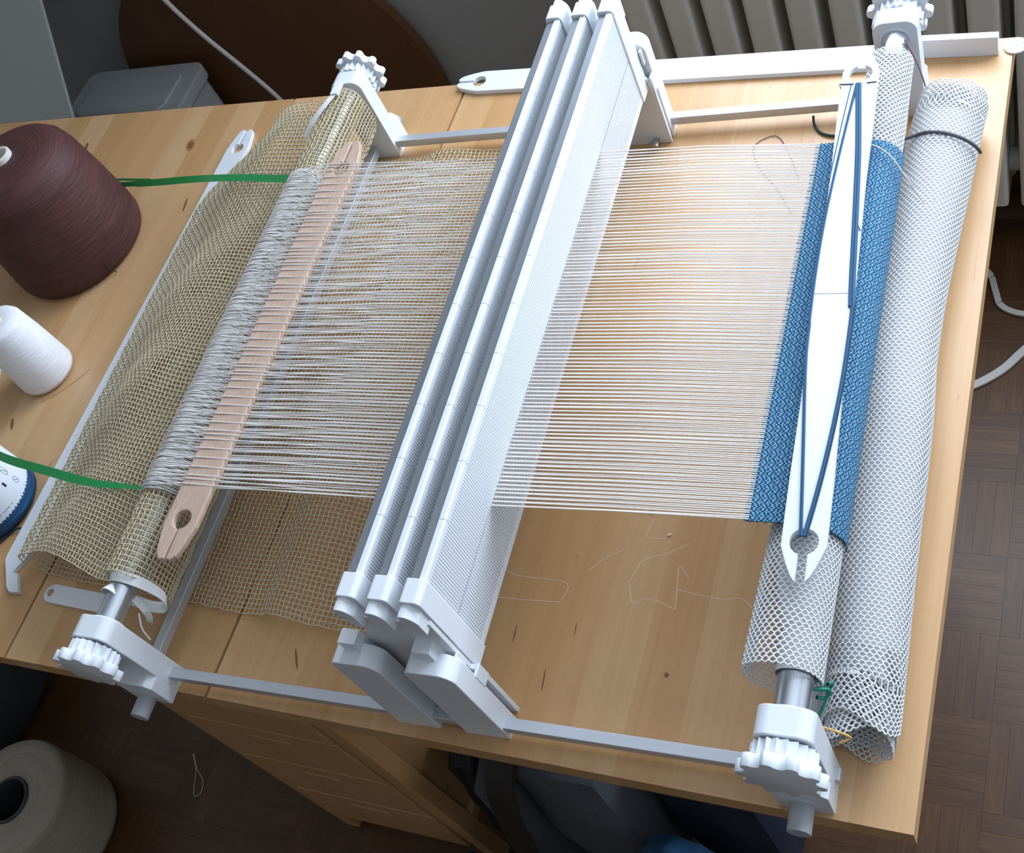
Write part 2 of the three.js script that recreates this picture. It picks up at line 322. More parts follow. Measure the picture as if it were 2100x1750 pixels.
{
  const L = thing('table_loom', 'white plastic table loom frame with aluminium rails and beams', 'loom', [0, 0, 0], { loom: true });
  for (const s of [1, -1]) {
    const f = g => s > 0 ? g : mz(g);
    L.put('side_rail', f(box(-0.34, 0.30, 0.010, 0.020, 0.335, 0.345, 0.0008)), M.alu);
    for (const xc of [XL, XR]) {
      const x0 = xc - 0.02, x1 = xc + 0.02;
      const b = L.put('end_bracket', f(prism(roundedTop(x0, x1, 0.117, 0.011, 0.011), 0.330, 0.351, 0.0008)), M.plastic);
      // foot with sloping shoulders in front of the plate
      const foot = poly([[x0, 0], [x1, 0], [x1, 0.034], [x1 - 0.006, 0.04], [x0 + 0.006, 0.04], [x0, 0.034]]), slot = new THREE.Path();
      slot.moveTo(xc + 0.0003, 0.0225); slot.lineTo(xc + 0.0085, 0.0225); slot.lineTo(xc + 0.0085, 0.0258); slot.lineTo(xc + 0.0003, 0.0258); slot.closePath(); foot.holes.push(slot);
      L.put('foot', f(prism(foot, 0.3505, 0.3635, 0.0005)), M.plastic, b);
      L.put('beam_bush', f(cylZ(xc, YB, 0.0142, 0.3275, 0.3305)), M.plastic, b);
      L.put('ratchet_gear', f(ratchet(xc, YB, 0.0225, 20, 0.353, 0.3652, xc < 0 ? 1 : -1)), M.plastic, b);
      L.put('hand_knob', f(lobedKnob(xc, YB, 0.0302, 10, 0.3650, 0.3745, xc < 0 ? 0.4 : 1.3)), M.plastic, b);
      L.put('clamp_screw', f(new THREE.CylinderGeometry(0.0088, 0.0088, 0.02, 10).rotateX(Math.PI / 2).translate(xc - 0.001, 0.0105, 0.3735)), M.greyKnob, b);
    }
    for (const [x0, x1, k] of [[-0.0675, -0.027, 0], [-0.003, 0.0375, 1]]) {
      const h = L.put('heddle_holder', f(prism(roundedTop(x0, x1, 0.128, 0.006, 0.013), 0.3285, 0.347, 0.0008)), M.plastic);
      L.put('holder_tab', f(prism(poly([[x0 + 0.010, 0.06], [x0 + 0.025, 0.06], [x0 + 0.025, 0.1405], [x0 + 0.010, 0.1405]]), 0.3230, 0.3355, 0.0005)), M.plastic, h);
      if (k) { L.put('guide_prong', f(box(x1 - 0.0055, x1 - 0.003, 0.104, 0.121, 0.3230, 0.3315, 0.0004)), M.plastic, h); L.put('guide_prong', f(box(x1 - 0.002, x1 + 0.0005, 0.070, 0.090, 0.3190, 0.3300, 0.0004)), M.plastic, h); }
    }
    const ps = poly([[-0.0675, 0], [0.0375, 0], [0.0375, 0.08], [0.031, 0.09], [0.031, 0.168], [-0.030, 0.168], [-0.036, 0.14], [-0.050, 0.118], [-0.0675, 0.106]]);
    const win = new THREE.Path(); win.moveTo(-0.030, 0.078); win.lineTo(-0.023, 0.078); win.lineTo(-0.023, 0.086); win.lineTo(-0.030, 0.086); win.closePath(); ps.holes.push(win);
    L.put('holder_plate', f(prism(ps, 0.3195, 0.3236, 0.0005)), M.plasticSoft);
  }
  L.put('cross_bar', box(-0.3375, -0.3275, 0.0095, 0.0195, -0.345, 0.345, 0.0007), M.alu);
  L.put('cross_bar', box(0.2715, 0.2815, 0.0095, 0.0195, -0.345, 0.345, 0.0007), M.alu);
  L.put('warp_beam', cylZ(XL, YB, 0.0125, -0.335, 0.335, 48), M.aluTube);
  L.put('cloth_beam', cylZ(XR, YB, 0.0125, -0.335, 0.335, 48), M.aluTube);
  const bolt = L.put('bolt', new THREE.CylinderGeometry(0.0035, 0.0035, 0.012, 16).rotateX(Math.PI / 2).translate(0.0215, 0.006, -0.315), M.steel);
  L.put('bolt_head', new THREE.CylinderGeometry(0.0052, 0.0052, 0.005, 20).rotateX(Math.PI / 2).translate(0.0215, 0.006, -0.3085), M.steel, bolt);
}

// ------------------------------------------------------------------ three heddles of twelve printed segments each
{
  const Y0 = 0.0775, Y1 = 0.190;
  // one segment in its own frame: right face at x = 0, length 50 mm in z from 0
  const seg = [];
  {
    const top = new THREE.Shape(); top.moveTo(-0.0055, 0.1835); top.lineTo(0, 0.1835); top.lineTo(0, Y1 - 0.0022); top.quadraticCurveTo(0, Y1, -0.0022, Y1); top.lineTo(-0.0055, Y1); top.closePath();
    seg.push(prism(top, 0.00012, 0.04988, 0.0003, 4));
    seg.push(box(-0.0045, 0, Y0, Y0 + 0.006, 0.0001, 0.0499));
    for (let k = 0; k < 20; k++) { const z = 0.0025 * (k + 0.5), h = 0.00092;
      seg.push(box(-0.0035, -0.0002, Y0 + 0.005, 0.130, z - h, z + h), box(-0.0035, -0.0002, 0.1316, 0.1845, z - h, z + h), box(-0.0035, -0.0002, 0.1299, 0.1317, z - h, z - h * 0.35)); }
  }
  const segGeo = merge(seg);
  const labels = ['rigid heddle next to the warp beam side, its aluminium grip bar facing the beige mesh', 'rigid heddle held between the two other heddles', 'rigid heddle facing the blue cloth, its slotted panel fully in view'];
  [-0.0232, 0.0036, 0.0304].forEach((xr, k) => {
    const h = thing('rigid_heddle', labels[k], 'heddle', [xr, Y0, 0], { loom: true, group: 'heddles standing across the loom' });
    for (let j = 0; j < 12; j++) { const m = new THREE.Mesh(segGeo, M.plastic); m.name = 'heddle_segment'; m.position.set(0, -Y0, -0.3 + 0.05 * j); h.add(m); }
    h.put('grip_bar', box(xr - 0.0138, xr - 0.0057, 0.170, Y1 - 0.0016, -0.302, 0.302, 0.0006), M.aluBar);
    for (const s of [1, -1]) {
      const f = g => s > 0 ? g : mz(g);
      const cap = new THREE.Shape(); cap.moveTo(xr - 0.0062, 0.077); cap.lineTo(xr + 0.0014, 0.077); cap.lineTo(xr + 0.0014, 0.187); cap.quadraticCurveTo(xr + 0.0014, 0.1925, xr - 0.004, 0.1925); cap.lineTo(xr - 0.0125, 0.1925); cap.quadraticCurveTo(xr - 0.0152, 0.1925, xr - 0.0152, 0.189); cap.lineTo(xr - 0.0152, 0.160); cap.lineTo(xr - 0.0062, 0.150); cap.closePath();
      const c = h.put('end_cap', f(prism(cap, 0.2995, 0.319, 0.0006, 8)), M.plastic);
      const peg = new THREE.Shape(); peg.moveTo(xr - 0.013, 0.190); peg.quadraticCurveTo(xr - 0.004, 0.192, xr - 0.0008, 0.180); peg.lineTo(xr - 0.0008, 0.163); peg.quadraticCurveTo(xr - 0.005, 0.1605, xr - 0.009, 0.165); peg.quadraticCurveTo(xr - 0.0135, 0.174, xr - 0.0145, 0.187); peg.closePath();
      h.put('peg', f(prism(peg, 0.3188, 0.3295, 0.0005, 8)), M.plastic, c);
    }
  });
}

// ------------------------------------------------------------------ warp
const rollR = z => 0.0285 - 0.0085 * Math.max(0, Math.min(1, (0.30 - z) / 0.62));          // net roll on the cloth beam
const rollC = z => [0.2665 + 0.0095 * Math.max(0, Math.min(1, (0.30 - z) / 0.5)), 0.0955 + 0.0015 * Math.max(0, Math.min(1, (0.30 - z) / 0.5))];
const STICK = { x: -0.2685, y: 0.1215, w: 0.036, th: 0.006 };
{
  const W = thing('warp', 'white warp threads stretched from the warp beam through the heddles to the blue cloth', 'warp threads', [0, 0.12, 0.012], { loom: true });
  const N = 206, R = 0.0235;
  for (let k = 0; k < N; k++) {
    const t = k / (N - 1), zl = -0.194 + 0.394 * t + rr(-0.0005, 0.0005), zh = -0.1775 + 0.382 * t + rr(-0.00025, 0.00025), zf = -0.1765 + 0.3755 * t + rr(-0.0003, 0.0003);
    const over = k % 5 === 0 || (k % 5 === 2 && rnd() < 0.35), dy = (k % 2 ? 0.0011 : -0.0011) + rr(-0.0005, 0.0005), pts = [];
    const wob = rr(-0.0012, 0.0012);
    for (let a = 205; a >= 80; a -= 12) { const q = a * Math.PI / 180; pts.push([XL + Math.cos(q) * (R + rr(0, 0.0006)), YB + Math.sin(q) * (R + rr(0, 0.0006)), zl + wob * Math.sin(a / 22)]); }
    if (over) { pts.push([STICK.x - 0.017, STICK.y + STICK.th / 2 + 0.0009, zl], [STICK.x + 0.0185, STICK.y + STICK.th / 2 - 0.0002, zl + 0.03 * (zh - zl)]); }
    else pts.push([STICK.x - 0.02, STICK.y - STICK.th / 2 - 0.0009, zl], [STICK.x + 0.018, STICK.y - STICK.th / 2 - 0.0006, zl + 0.05 * (zh - zl)]);
    pts.push([-0.15, 0.1255 + 0.4 * dy, zl + 0.45 * (zh - zl) + rr(-0.0006, 0.0006)], [-0.03, 0.1300 + dy, zh], [0.034, 0.1302 + dy, zh]);
    const c = rollC(zf); pts.push([0.13, 0.1288 + 0.5 * dy, (zh + zf) / 2 + rr(-0.0003, 0.0003)], [0.232, c[1] + rollR(zf) + 0.0022, zf]);
    W.put('warp_thread', new Acc().tube(pts, 0.00053, 5, [0, 0, 1]).geo(), M.warp);
  }
  // the turns already wound on the beam
  const acc = new Acc();
  for (let k = 0; k < 420; k++) { const z0 = -0.196 + 0.399 * (k / 419), pts = [], sl = rr(-0.003, 0.003), rad = R - 0.0006 - rnd() * 0.0012;
    for (let a = 250; a >= -20; a -= 15) { const q = a * Math.PI / 180; pts.push([XL + Math.cos(q) * rad, YB + Math.sin(q) * rad, z0 + sl * (a - 90) / 150 + rr(-0.0003, 0.0003)]); }
    acc.tube(pts, 0.0005, 4, [0, 0, 1]); }
  W.put('wound_yarn', acc.geo(), M.yarnGrey, W, 'stuff');
}

// ------------------------------------------------------------------ blue cloth
{
  const C = thing('woven_cloth', 'blue and white twill cloth growing at the fell and turning over the cloth beam', 'cloth', [0.25, 0.12, 0.012], { loom: true });
  const NU = 60, NV = 150, pos = [], uv = [], idx = [];
  const P = (u, z, o) => {             // u: metres from the fell
    const c = rollC(z), r = rollR(z) + 0.0012 + o, flat = c[0] - 0.229;
    if (u < flat) return [0.229 + u, c[1] + r - 0.0004, z];
    const a = Math.PI / 2 - (u - flat) / r; return [c[0] + Math.cos(a) * r, c[1] + Math.sin(a) * r, z];
  };
  const UL = 0.094;
  for (const o of [0.0008, 0]) for (let i = 0; i <= NU; i++) for (let j = 0; j <= NV; j++) {
    const v = j / NV, u = UL * i / NU, z = -0.1775 + 0.3775 * v + (j === 0 ? rr(-0.0006, 0.0006) : j === NV ? rr(-0.0006, 0.0006) : 0);
    const uu = i === 0 ? rr(-0.0012, 0.0004) : u; pos.push(...P(uu, z, o)); uv.push(z / 0.030, u / 0.019);
  }
  const st = NV + 1, off = (NU + 1) * st;
  for (let i = 0; i < NU; i++) for (let j = 0; j < NV; j++) { const a = i * st + j, b = a + 1, c = a + st, d = c + 1; idx.push(a, b, c, b, d, c, off + a, off + c, off + b, off + b, off + c, off + d); }
  for (let j = 0; j < NV; j++) { idx.push(j, off + j, j + 1, j + 1, off + j, off + j + 1); const a = NU * st + j; idx.push(a, a + 1, off + a, a + 1, off + a + 1, off + a); }
  for (let i = 0; i < NU; i++) for (const j of [0, NV]) { const a = i * st + j, c = a + st; j ? idx.push(a, off + a, c, c, off + a, off + c) : idx.push(a, c, off + a, c, off + c, off + a); }
  const g = new THREE.BufferGeometry(); g.setAttribute('position', new THREE.Float32BufferAttribute(pos, 3)); g.setAttribute('uv', new THREE.Float32BufferAttribute(uv, 2)); g.setIndex(idx); g.computeVertexNormals();
  C.put('fabric', g, M.cloth);
  C.put('cream_tail', new Acc().tube(cr([[0.2700, 0.1275, -0.167], [0.2800, 0.1250, -0.1655], [0.2920, 0.1205, -0.158], [0.3040, 0.108, -0.146], [0.3180, 0.080, -0.139]], 30), 0.0006, 5, [0.1, 0.2, 1]).geo(), M.cream);
}

// ------------------------------------------------------------------ white hexagon net: on the beam, between, and the loose roll
function hexNet(acc, point, u0, u1, z0, z1, p, d, r) {
  const n = Math.round((z1 - z0) / d), a = d * 0.19;
  for (let k = 0; k <= n; k++) {
    const zc = z0 + d * k, sg = k & 1 ? -1 : 1, pts = [];
    for (let u = u0; u < u1; u += p) {
      for (const [f, s] of [[0, -1], [0.26, -1], [0.5, 1], [0.76, 1]]) pts.push(point(u + f * p, zc + sg * s * a));
      if (k < n) { const f = sg > 0 ? 0.63 : 0.13; acc.tube([point(u + f * p, zc + a * 0.7), point(u + f * p, zc + d - a * 0.7)], r * 1.12, 3, [0.3, 0.9, 0.1]); }   // knots that join neighbouring strands
    }
    acc.tube(pts, r, 3, [0, 0, 1]);
  }
}
{
  const A = thing('net_apron', 'white hexagon net apron wrapped around the cloth beam under the blue cloth', 'net', [XR, 0.06, 0], { loom: true });
  const acc = new Acc();
  const pt = (u, z) => { const c = rollC(z), r = rollR(z) - 0.0022 * u / 0.16, a = 2.6 - u / rollR(z); return [c[0] + Math.cos(a) * r, c[1] + Math.sin(a) * r * 0.98, z]; };
  hexNet(acc, pt, 0, 0.178, -0.298, 0.302, 0.0050, 0.0031, 0.00074);
  hexNet(acc, (u, z) => [0.268 + u, 0.0035 + 0.0012 * Math.sin(u * 300), z], 0, 0.045, -0.295, 0.29, 0.0050, 0.0031, 0.00074);
  A.put('net', acc.geo(), M.net, A, 'stuff');
  {
    const g = new THREE.CylinderGeometry(1, 1, 1, 48, 24, true).rotateX(Math.PI / 2), p = g.attributes.position;
    for (let i = 0; i < p.count; i++) { const z = -0.012 + 0.565 * p.getZ(i), t = Math.max(0, Math.min(1, (z - 0.2) / 0.07)), c = rollC(z), r = (rollR(z) - 0.0040) * (1 - t) + 0.0148 * t; p.setXYZ(i, (c[0] + (XR - c[0]) * t) + p.getX(i) * r, (c[1] + (YB - c[1]) * t) + p.getY(i) * r, z); }
    g.computeVertexNormals(); A.put('inner_wrap', g, M.net);
    A.put('beam_sleeve', new THREE.CylinderGeometry(0.0145, 0.0145, 0.034, 40, 1, true).rotateX(Math.PI / 2).translate(XR, YB, 0.285), M.clothStrip);
  }
  A.put('tie_cord', cord([[0.2895, 0.094, 0.300], [0.296, 0.086, 0.305], [0.2915, 0.076, 0.318], [0.2875, 0.070, 0.322]], 0.0012, 6, 24), M.tealString);
  A.put('tie_knot', [cord([[0.286, 0.094, 0.309], [0.292, 0.092, 0.307], [0.2975, 0.086, 0.305], [0.295, 0.082, 0.309], [0.290, 0.087, 0.311]], 0.0015, 6, 30), cord([[0.2965, 0.09, 0.302], [0.2985, 0.082, 0.298], [0.294, 0.078, 0.303]], 0.0013, 6, 16)], M.tealString);
  A.put('rubber_loop', cord([[0.2895, 0.068, 0.324], [0.300, 0.060, 0.3235], [0.310, 0.055, 0.325], [0.302, 0.050, 0.328]], 0.0009, 6, 20), std(0xd9a95c, 0.5));
}
{
  const S = thing('net_roll', 'loose roll of spare white hexagon net lying along the table edge', 'net', [0.31, 0, 0], { loom: true });
  const cx = z => z > 0 ? 0.3045 + 0.006 * (z / 0.3) : 0.3045 + 0.021 * Math.pow(-z / 0.3, 1.4), R = z => z > 0.05 ? 0.0325 - 0.0055 * ((z - 0.05) / 0.25) : 0.0325;
  const acc = new Acc();
  const pt = (u, z) => { const r0 = R(z), a = 3.9 - u / r0, k = u / (2 * Math.PI * r0), r = r0 * (1 - 0.055 * k) * (1 + 0.03 * Math.sin(a * 2 + z * 9) + 0.02 * Math.sin(z * 26 + a)); return [cx(z) + Math.cos(a) * r, R(z) * 1.02 + Math.sin(a) * r, z + (Math.abs(z) > 0.28 ? 0.006 * Math.sin(a * 2.3) : 0)]; };
  hexNet(acc, pt, 0, 0.205, -0.302, 0.308, 0.0050, 0.0031, 0.00074);
  S.put('outer_turn', acc.geo(), M.net, S, 'stuff');
  const acc2 = new Acc(); hexNet(acc2, (u, z) => pt(u + 0.26, z), 0, 0.30, 0.255, 0.318, 0.0050, 0.0031, 0.00074); hexNet(acc2, (u, z) => pt(u + 0.26, z), 0, 0.30, -0.306, -0.28, 0.0050, 0.0031, 0.00074);
  S.put('inner_turns', acc2.geo(), M.net, S, 'stuff');
  { // the tight turns inside, seen only through the outer holes
    const g = new THREE.CylinderGeometry(1, 1, 1, 64, 40, true).rotateX(Math.PI / 2), p = g.attributes.position;
    for (let i = 0; i < p.count; i++) { const z = -0.01 + 0.57 * p.getZ(i), a = Math.atan2(p.getY(i), p.getX(i)), q = pt((3.9 - a) * R(z), z), r = 0.885; p.setXYZ(i, cx(z) + (q[0] - cx(z)) * r, R(z) * 1.02 + (q[1] - R(z) * 1.02) * r, z); }
    g.computeVertexNormals(); S.put('tight_turns', g, M.net); }
}

// ------------------------------------------------------------------ beige square mesh apron on the warp side
{
  const A = thing('mesh_apron', 'beige square mesh apron rolled on the warp beam and spread under the loom', 'mesh', [-0.33, 0, 0], { loom: true });
  const ctrl = [[-0.088, 0.003], [-0.13, 0.003], [-0.175, 0.0075], [-0.205, 0.0125], [-0.232, 0.012], [-0.252, 0.0045], [-0.3, 0.0025], [-0.38, 0.0025], [-0.46, 0.0025], [-0.520, 0.0028]];
  for (const a of [-125, -160, -195, -230, -260]) { const q = a * Math.PI / 180; ctrl.push([-0.525 + Math.cos(q) * 0.0205, 0.0233 + Math.sin(q) * 0.0205]); }
  ctrl.push([-0.493, 0.0520], [-0.452, 0.0665], [-0.41, 0.0745], [-0.372, 0.0795], [-0.3515, 0.0865]);
  for (const a of [168, 140, 110, 80, 50, 20, -8]) { const q = a * Math.PI / 180; ctrl.push([XL + Math.cos(q) * 0.0208, YB + Math.sin(q) * 0.0208]); }
  ctrl.push([-0.3035, 0.082], [-0.3050, 0.062], [-0.3190, 0.0415], [-0.3295, 0.0305], [-0.3400, 0.0235]);
  const curve = new THREE.CatmullRomCurve3(ctrl.map(p => V(p[0], p[1], 0)), false, 'centripetal'), len = curve.getLength(), cell = 0.0051, NS = Math.round(len / cell), prof = curve.getSpacedPoints(NS);
  const Z0 = -0.325, Z1 = 0.279, NZ = Math.round((Z1 - Z0) / cell);
  const sm = (a, b, x) => { const t = Math.max(0, Math.min(1, (x - a) / (b - a))); return t * t * (3 - 2 * t); };
  const at = (i, j, w) => {
    const p = prof[i], arc = i * cell, f = j / NZ, low = 1 - sm(0.42, 0.47, arc), roll = sm(0.655, 0.70, arc), upper = sm(0.50, 0.55, arc) * (1 - sm(0.66, 0.70, arc));
    // the near and far selvages are not square to the loom
    const zn = low > 0.5 ? 0.2785 - 0.066 * (-0.12 - p.x) : 0.249 + 0.038 * sm(0.52, 0.70, arc), zf = -0.322 - 0.008 * (1 - roll) * (1 - low);
    const z = zf + (zn - zf) * f; let x = p.x, y = p.y;
    y += upper * (0.0035 * Math.sin(z * 17 + 1) + 0.0022 * Math.sin(z * 41 + x * 30) + 0.010 * Math.sin(Math.PI * Math.max(0, Math.min(1, (arc - 0.50) / 0.19))));
    const farEnd = sm(-0.22, -0.35, z) * (1 - roll) * (1 - low); x += farEnd * 0.045 * (1 - sm(0.52, 0.66, arc)); y += farEnd * 0.010 * upper;
    if (low > 0) { y += low * (0.0006 * (1 + Math.sin(z * 23 + x * 40)) + (p.y > 0.004 ? 0.25 * (p.y - 0.003) * Math.sin(z * 9) : 0)); x += 0.012 * Math.sin((z - 0.1) * 3.2) * low; }
    const ragged = (j === 0 || j === NZ ? rr(-0.0008, 0.0008) : 0);
    return [x + 0.0005 * Math.sin(j * 0.9 + i * 0.3), y + w * 0.0004, z + 0.0007 * Math.sin(i * 0.35 + j * 0.11) + ragged];
  };
  const acc = new Acc();
  for (let i = 0; i <= NS; i++) { const pts = []; for (let j = 0; j <= NZ; j++) pts.push(at(i, j, (i + j) & 1 ? 1 : -1)); acc.tube(pts, 0.00058, 4, [0.7, 0.7, 0.1]); }
  for (let j = 0; j <= NZ; j++) { const pts = []; for (let i = 0; i <= NS; i++) pts.push(at(i, j, (i + j) & 1 ? -1 : 1)); acc.tube(pts, 0.00062, 4, [0, 0, 1]); }
  // a second layer of the same mesh lies folded under the upper sheet
  const i0 = Math.round(0.50 / cell), i1 = Math.round(0.70 / cell), lay = (i, j, w) => { const q = at(i, j, w); return [q[0] + 0.0022, q[1] - 0.0045 - 0.0015 * Math.sin(j * 0.13 + i * 0.2), q[2] + 0.0021]; };
  for (let i = i0; i <= i1; i++) { const pts = []; for (let j = 2; j < NZ; j++) pts.push(lay(i, j, (i + j) & 1 ? 1 : -1)); acc.tube(pts, 0.00058, 3, [0.7, 0.7, 0.1]); }
  for (let j = 2; j < NZ; j++) { const pts = []; for (let i = i0; i <= i1; i++) pts.push(lay(i, j, (i + j) & 1 ? -1 : 1)); acc.tube(pts, 0.00062, 3, [0, 0, 1]); }
  A.put('mesh_strands', acc.geo(), M.jute, A, 'stuff');
  { // the turns below, already on the beam
    const in2 = new Acc(), NA = 22, rad = 0.0176;
    for (let i = 0; i < NA; i++) { const q = i / NA * Math.PI * 2, pts = []; for (let j = 0; j <= NZ; j++) pts.push([XL + Math.cos(q + 0.03 * Math.sin(j * 0.2)) * rad, YB + Math.sin(q + 0.03 * Math.sin(j * 0.2)) * rad, -0.325 + 0.61 * j / NZ]); in2.tube(pts, 0.0007, 4, [0.7, 0.7, 0.1]); }
    for (let j = 0; j <= NZ; j++) { const pts = []; for (let i = 0; i <= 24; i++) { const q = i / 24 * Math.PI * 2; pts.push([XL + Math.cos(q) * rad, YB + Math.sin(q) * rad, -0.3235 + 0.61 * j / NZ]); } in2.tube(pts, 0.0008, 4, [0, 0, 1]); }
    A.put('inner_turns', in2.geo(), M.jute, A, 'stuff');
  }
  // cloth strip that ties the mesh to the beam, in front
  A.put('tie_strip', [strip([[-0.3410, 0.091, 0.288], [-0.3365, 0.1075, 0.289], [-0.325, 0.1135, 0.290], [-0.311, 0.1085, 0.290], [-0.298, 0.098, 0.291], [-0.291, 0.083, 0.293], [-0.296, 0.070, 0.297], [-0.307, 0.074, 0.300], [-0.313, 0.087, 0.302], [-0.318, 0.1005, 0.303], [-0.3275, 0.1115, 0.300], [-0.3385, 0.105, 0.299], [-0.3415, 0.094, 0.298]], 0.010, 0.0008, 80, [0, 0.15, 1], t => 0.5 * Math.sin(t * 9))], M.clothStrip);
  A.put('tie_end', [strip([[-0.313, 0.093, 0.302], [-0.307, 0.084, 0.306], [-0.3055, 0.075, 0.3095], [-0.309, 0.067, 0.312]], 0.006, 0.0007, 24, [0, 0.3, 1], t => t * 1.4), cord([[-0.308, 0.085, 0.312], [-0.3065, 0.075, 0.322], [-0.304, 0.062, 0.327]], 0.0008, 5, 16)], M.clothStrip);
  A.put('far_tie', [strip([[-0.356, 0.104, -0.262], [-0.345, 0.114, -0.275], [-0.332, 0.1205, -0.293], [-0.326, 0.1205, -0.312]], 0.007, 0.0007, 24, [1, 0, 0.2])], M.clothStrip);
  A.put('clip', box(-0.331, -0.321, 0.1185, 0.1225, -0.327, -0.308, 0.0008), M.plastic);
}

// ------------------------------------------------------------------ flat shuttles and sticks
// outline along u (length), v (width): forked ends with a slot that opens into a round hole
function forkOutline(L, w, { tl = 0.03, sw = 0.003, rh = 0.0115, hc = 0.034, tipw = 0.0035, waist = 0, pw = 0.55, near = null }) {
  const right = [], h = w / 2;
  right.push([L / 2 - tl, h]);
  for (let k = 1; k <= 8; k++) { const t = k / 8; right.push([L / 2 - tl + tl * t, h + (sw + tipw - h) * (1 - Math.pow(1 - t, pw)) * 1]); }
  right.push([L / 2 - 0.001, sw]);
  const c = L / 2 - hc, a0 = Math.asin(sw / rh);
  right.push([c + rh * Math.cos(a0), sw]);
  for (let k = 1; k < 20; k++) { const a = a0 + (Math.PI * 2 - 2 * a0) * k / 20; right.push([c + rh * Math.cos(a), rh * Math.sin(a)]); }
  right.push([c + rh * Math.cos(a0), -sw], [L / 2 - 0.001, -sw]);
  for (let k = 8; k >= 1; k--) { const t = k / 8; right.push([L / 2 - tl + tl * t, -(h + (sw + tipw - h) * (1 - Math.pow(1 - t, pw)))]); }
  right.push([L / 2 - tl, -h]);
  const left = near || right.map(([u, v]) => [-u, -v]);
  const mid = [];
  if (waist) { for (const t of [0.35, 0.2, 0, -0.2, -0.35]) mid.push([L * t, -h + waist * (Math.abs(t) > 0.3 || t === 0 ? 0 : 1)]); }
  return poly([...right, ...mid, ...left, ...mid.map(([u, v]) => [-u, -v])]);
}
// lays an outline flat: u runs along z, v along x, thickness along y
const flat = (shape, th, bevel = 0.0006) => prism(shape, 0, th, bevel, 6).rotateX(-Math.PI / 2).rotateY(Math.PI / 2);
{
  const yaw = Math.atan2(0.277 - 0.2585, 0.526), y0 = 0.1302;
  const S = thing('stick_shuttle', 'white stick shuttle with blue yarn wound along it, lying on the blue cloth', 'shuttle', [0.2678, y0, -0.0135], { loom: true });
  S.put('body', flat(forkOutline(0.526, 0.0312, { tl: 0.027, sw: 0.0033, rh: 0.0100, hc: 0.0305, tipw: 0.0004, pw: 0.72, waist: 0.001 }), 0.0046).rotateY(yaw).translate(0.2678, y0, -0.0135), M.plastic);
  const Y = y0 + 0.0055;
  const yarn = (n, pts, r, count, spread) => { for (let k = 0; k < count; k++) { const o = (k - (count - 1) / 2) * spread; S.put(n, new Acc().tube(cr(pts.map(([x, z]) => [x + o, Y + (k % 2) * 0.0004, z + 0.001 * o]), 30), r, 5, [0, 1, 0.1]).geo(), k % 3 === 2 ? M.darkBlueYarn : M.blueYarn); } };
  yarn('yarn_strand', [[0.2595, -0.2325], [0.2645, -0.19], [0.2690, -0.150], [0.2735, -0.100], [0.2780, -0.047], [0.2815, -0.005], [0.2835, 0.015]], 0.0008, 5, 0.00095);
  yarn('yarn_strand', [[0.2760, 0.2152], [0.2795, 0.185], [0.2825, 0.15], [0.2845, 0.115], [0.2855, 0.08], [0.2853, 0.045], [0.2845, 0.012]], 0.0008, 3, 0.0011);
  yarn('yarn_strand', [[0.2735, 0.2152], [0.2690, 0.176], [0.2635, 0.13], [0.2580, 0.085], [0.2550, 0.055], [0.2538, 0.03]], 0.0008, 2, 0.0011);
  yarn('yarn_strand', [[0.2580, -0.2325], [0.2548, -0.17], [0.2522, -0.11], [0.2512, -0.06], [0.2518, -0.01], [0.2532, 0.03]], 0.0006, 2, 0.0012);
  yarn('yarn_strand', [[0.2535, -0.2335], [0.2508, -0.17], [0.2492, -0.12]], 0.0005, 1, 0);
  S.put('joint_ridge', box(0.2535, 0.2826, y0 + 0.0044, y0 + 0.0050, 0.0005, 0.0013, 0.0002), M.plastic);
  S.put('yarn_turn', [new Acc().tube([[0.2435, y0 - 0.001, -0.2335], [0.2432, Y - 0.0004, -0.2335], [0.2555, Y - 0.0003, -0.2325]], 0.0005, 5, [0, 0.3, 1]).geo(), new Acc().tube([[0.2665, Y - 0.0003, -0.2325], [0.2745, Y - 0.0004, -0.233], [0.2745, y0 - 0.001, -0.233]], 0.0005, 5, [0, 0.3, 1]).geo()], M.darkBlueYarn);
  S.put('yarn_end', cord([[0.2765, Y, -0.085], [0.2785, Y + 0.0002, -0.068], [0.2812, Y - 0.0005, -0.062]], 0.0004, 5, 16), M.darkBlueYarn);
}
{
  const S = thing('pickup_stick', 'pale beech pick-up stick with forked ends woven through the warp', 'shuttle', [STICK.x, STICK.y - 0.003, 0.024], { loom: true });
  const g = flat(forkOutline(0.502, STICK.w, { tl: 0.034, sw: 0.0012, rh: 0.0092, hc: 0.040, tipw: 0.0052, pw: 0.5 }), STICK.th, 0.0012);
  const uv = g.attributes.uv, p = g.attributes.position; for (let i = 0; i < uv.count; i++) uv.setXY(i, p.getX(i) / 0.08, p.getZ(i) / 0.2);
  S.put('body', g.rotateY(-0.005).translate(STICK.x, STICK.y - 0.003, 0.024), M.beech);
}
const roomStick = (name, label, L, w, opt, th, pos, yaw, mat = M.plastic) => { const t = thing(name, label, 'shuttle', pos); t.put('body', flat(forkOutline(L, w, opt), th).rotateY(yaw).translate(...pos), mat); return t; };
roomStick('flat_shuttle', 'empty white flat shuttle lying along the back edge of the table', 0.545, 0.0345, { tl: 0.032, sw: 0.0016, rh: 0.0085, hc: 0.030, tipw: 0.004 }, 0.006, [-0.360, T + 0.0002, -0.789], Math.PI / 2 - 0.030);
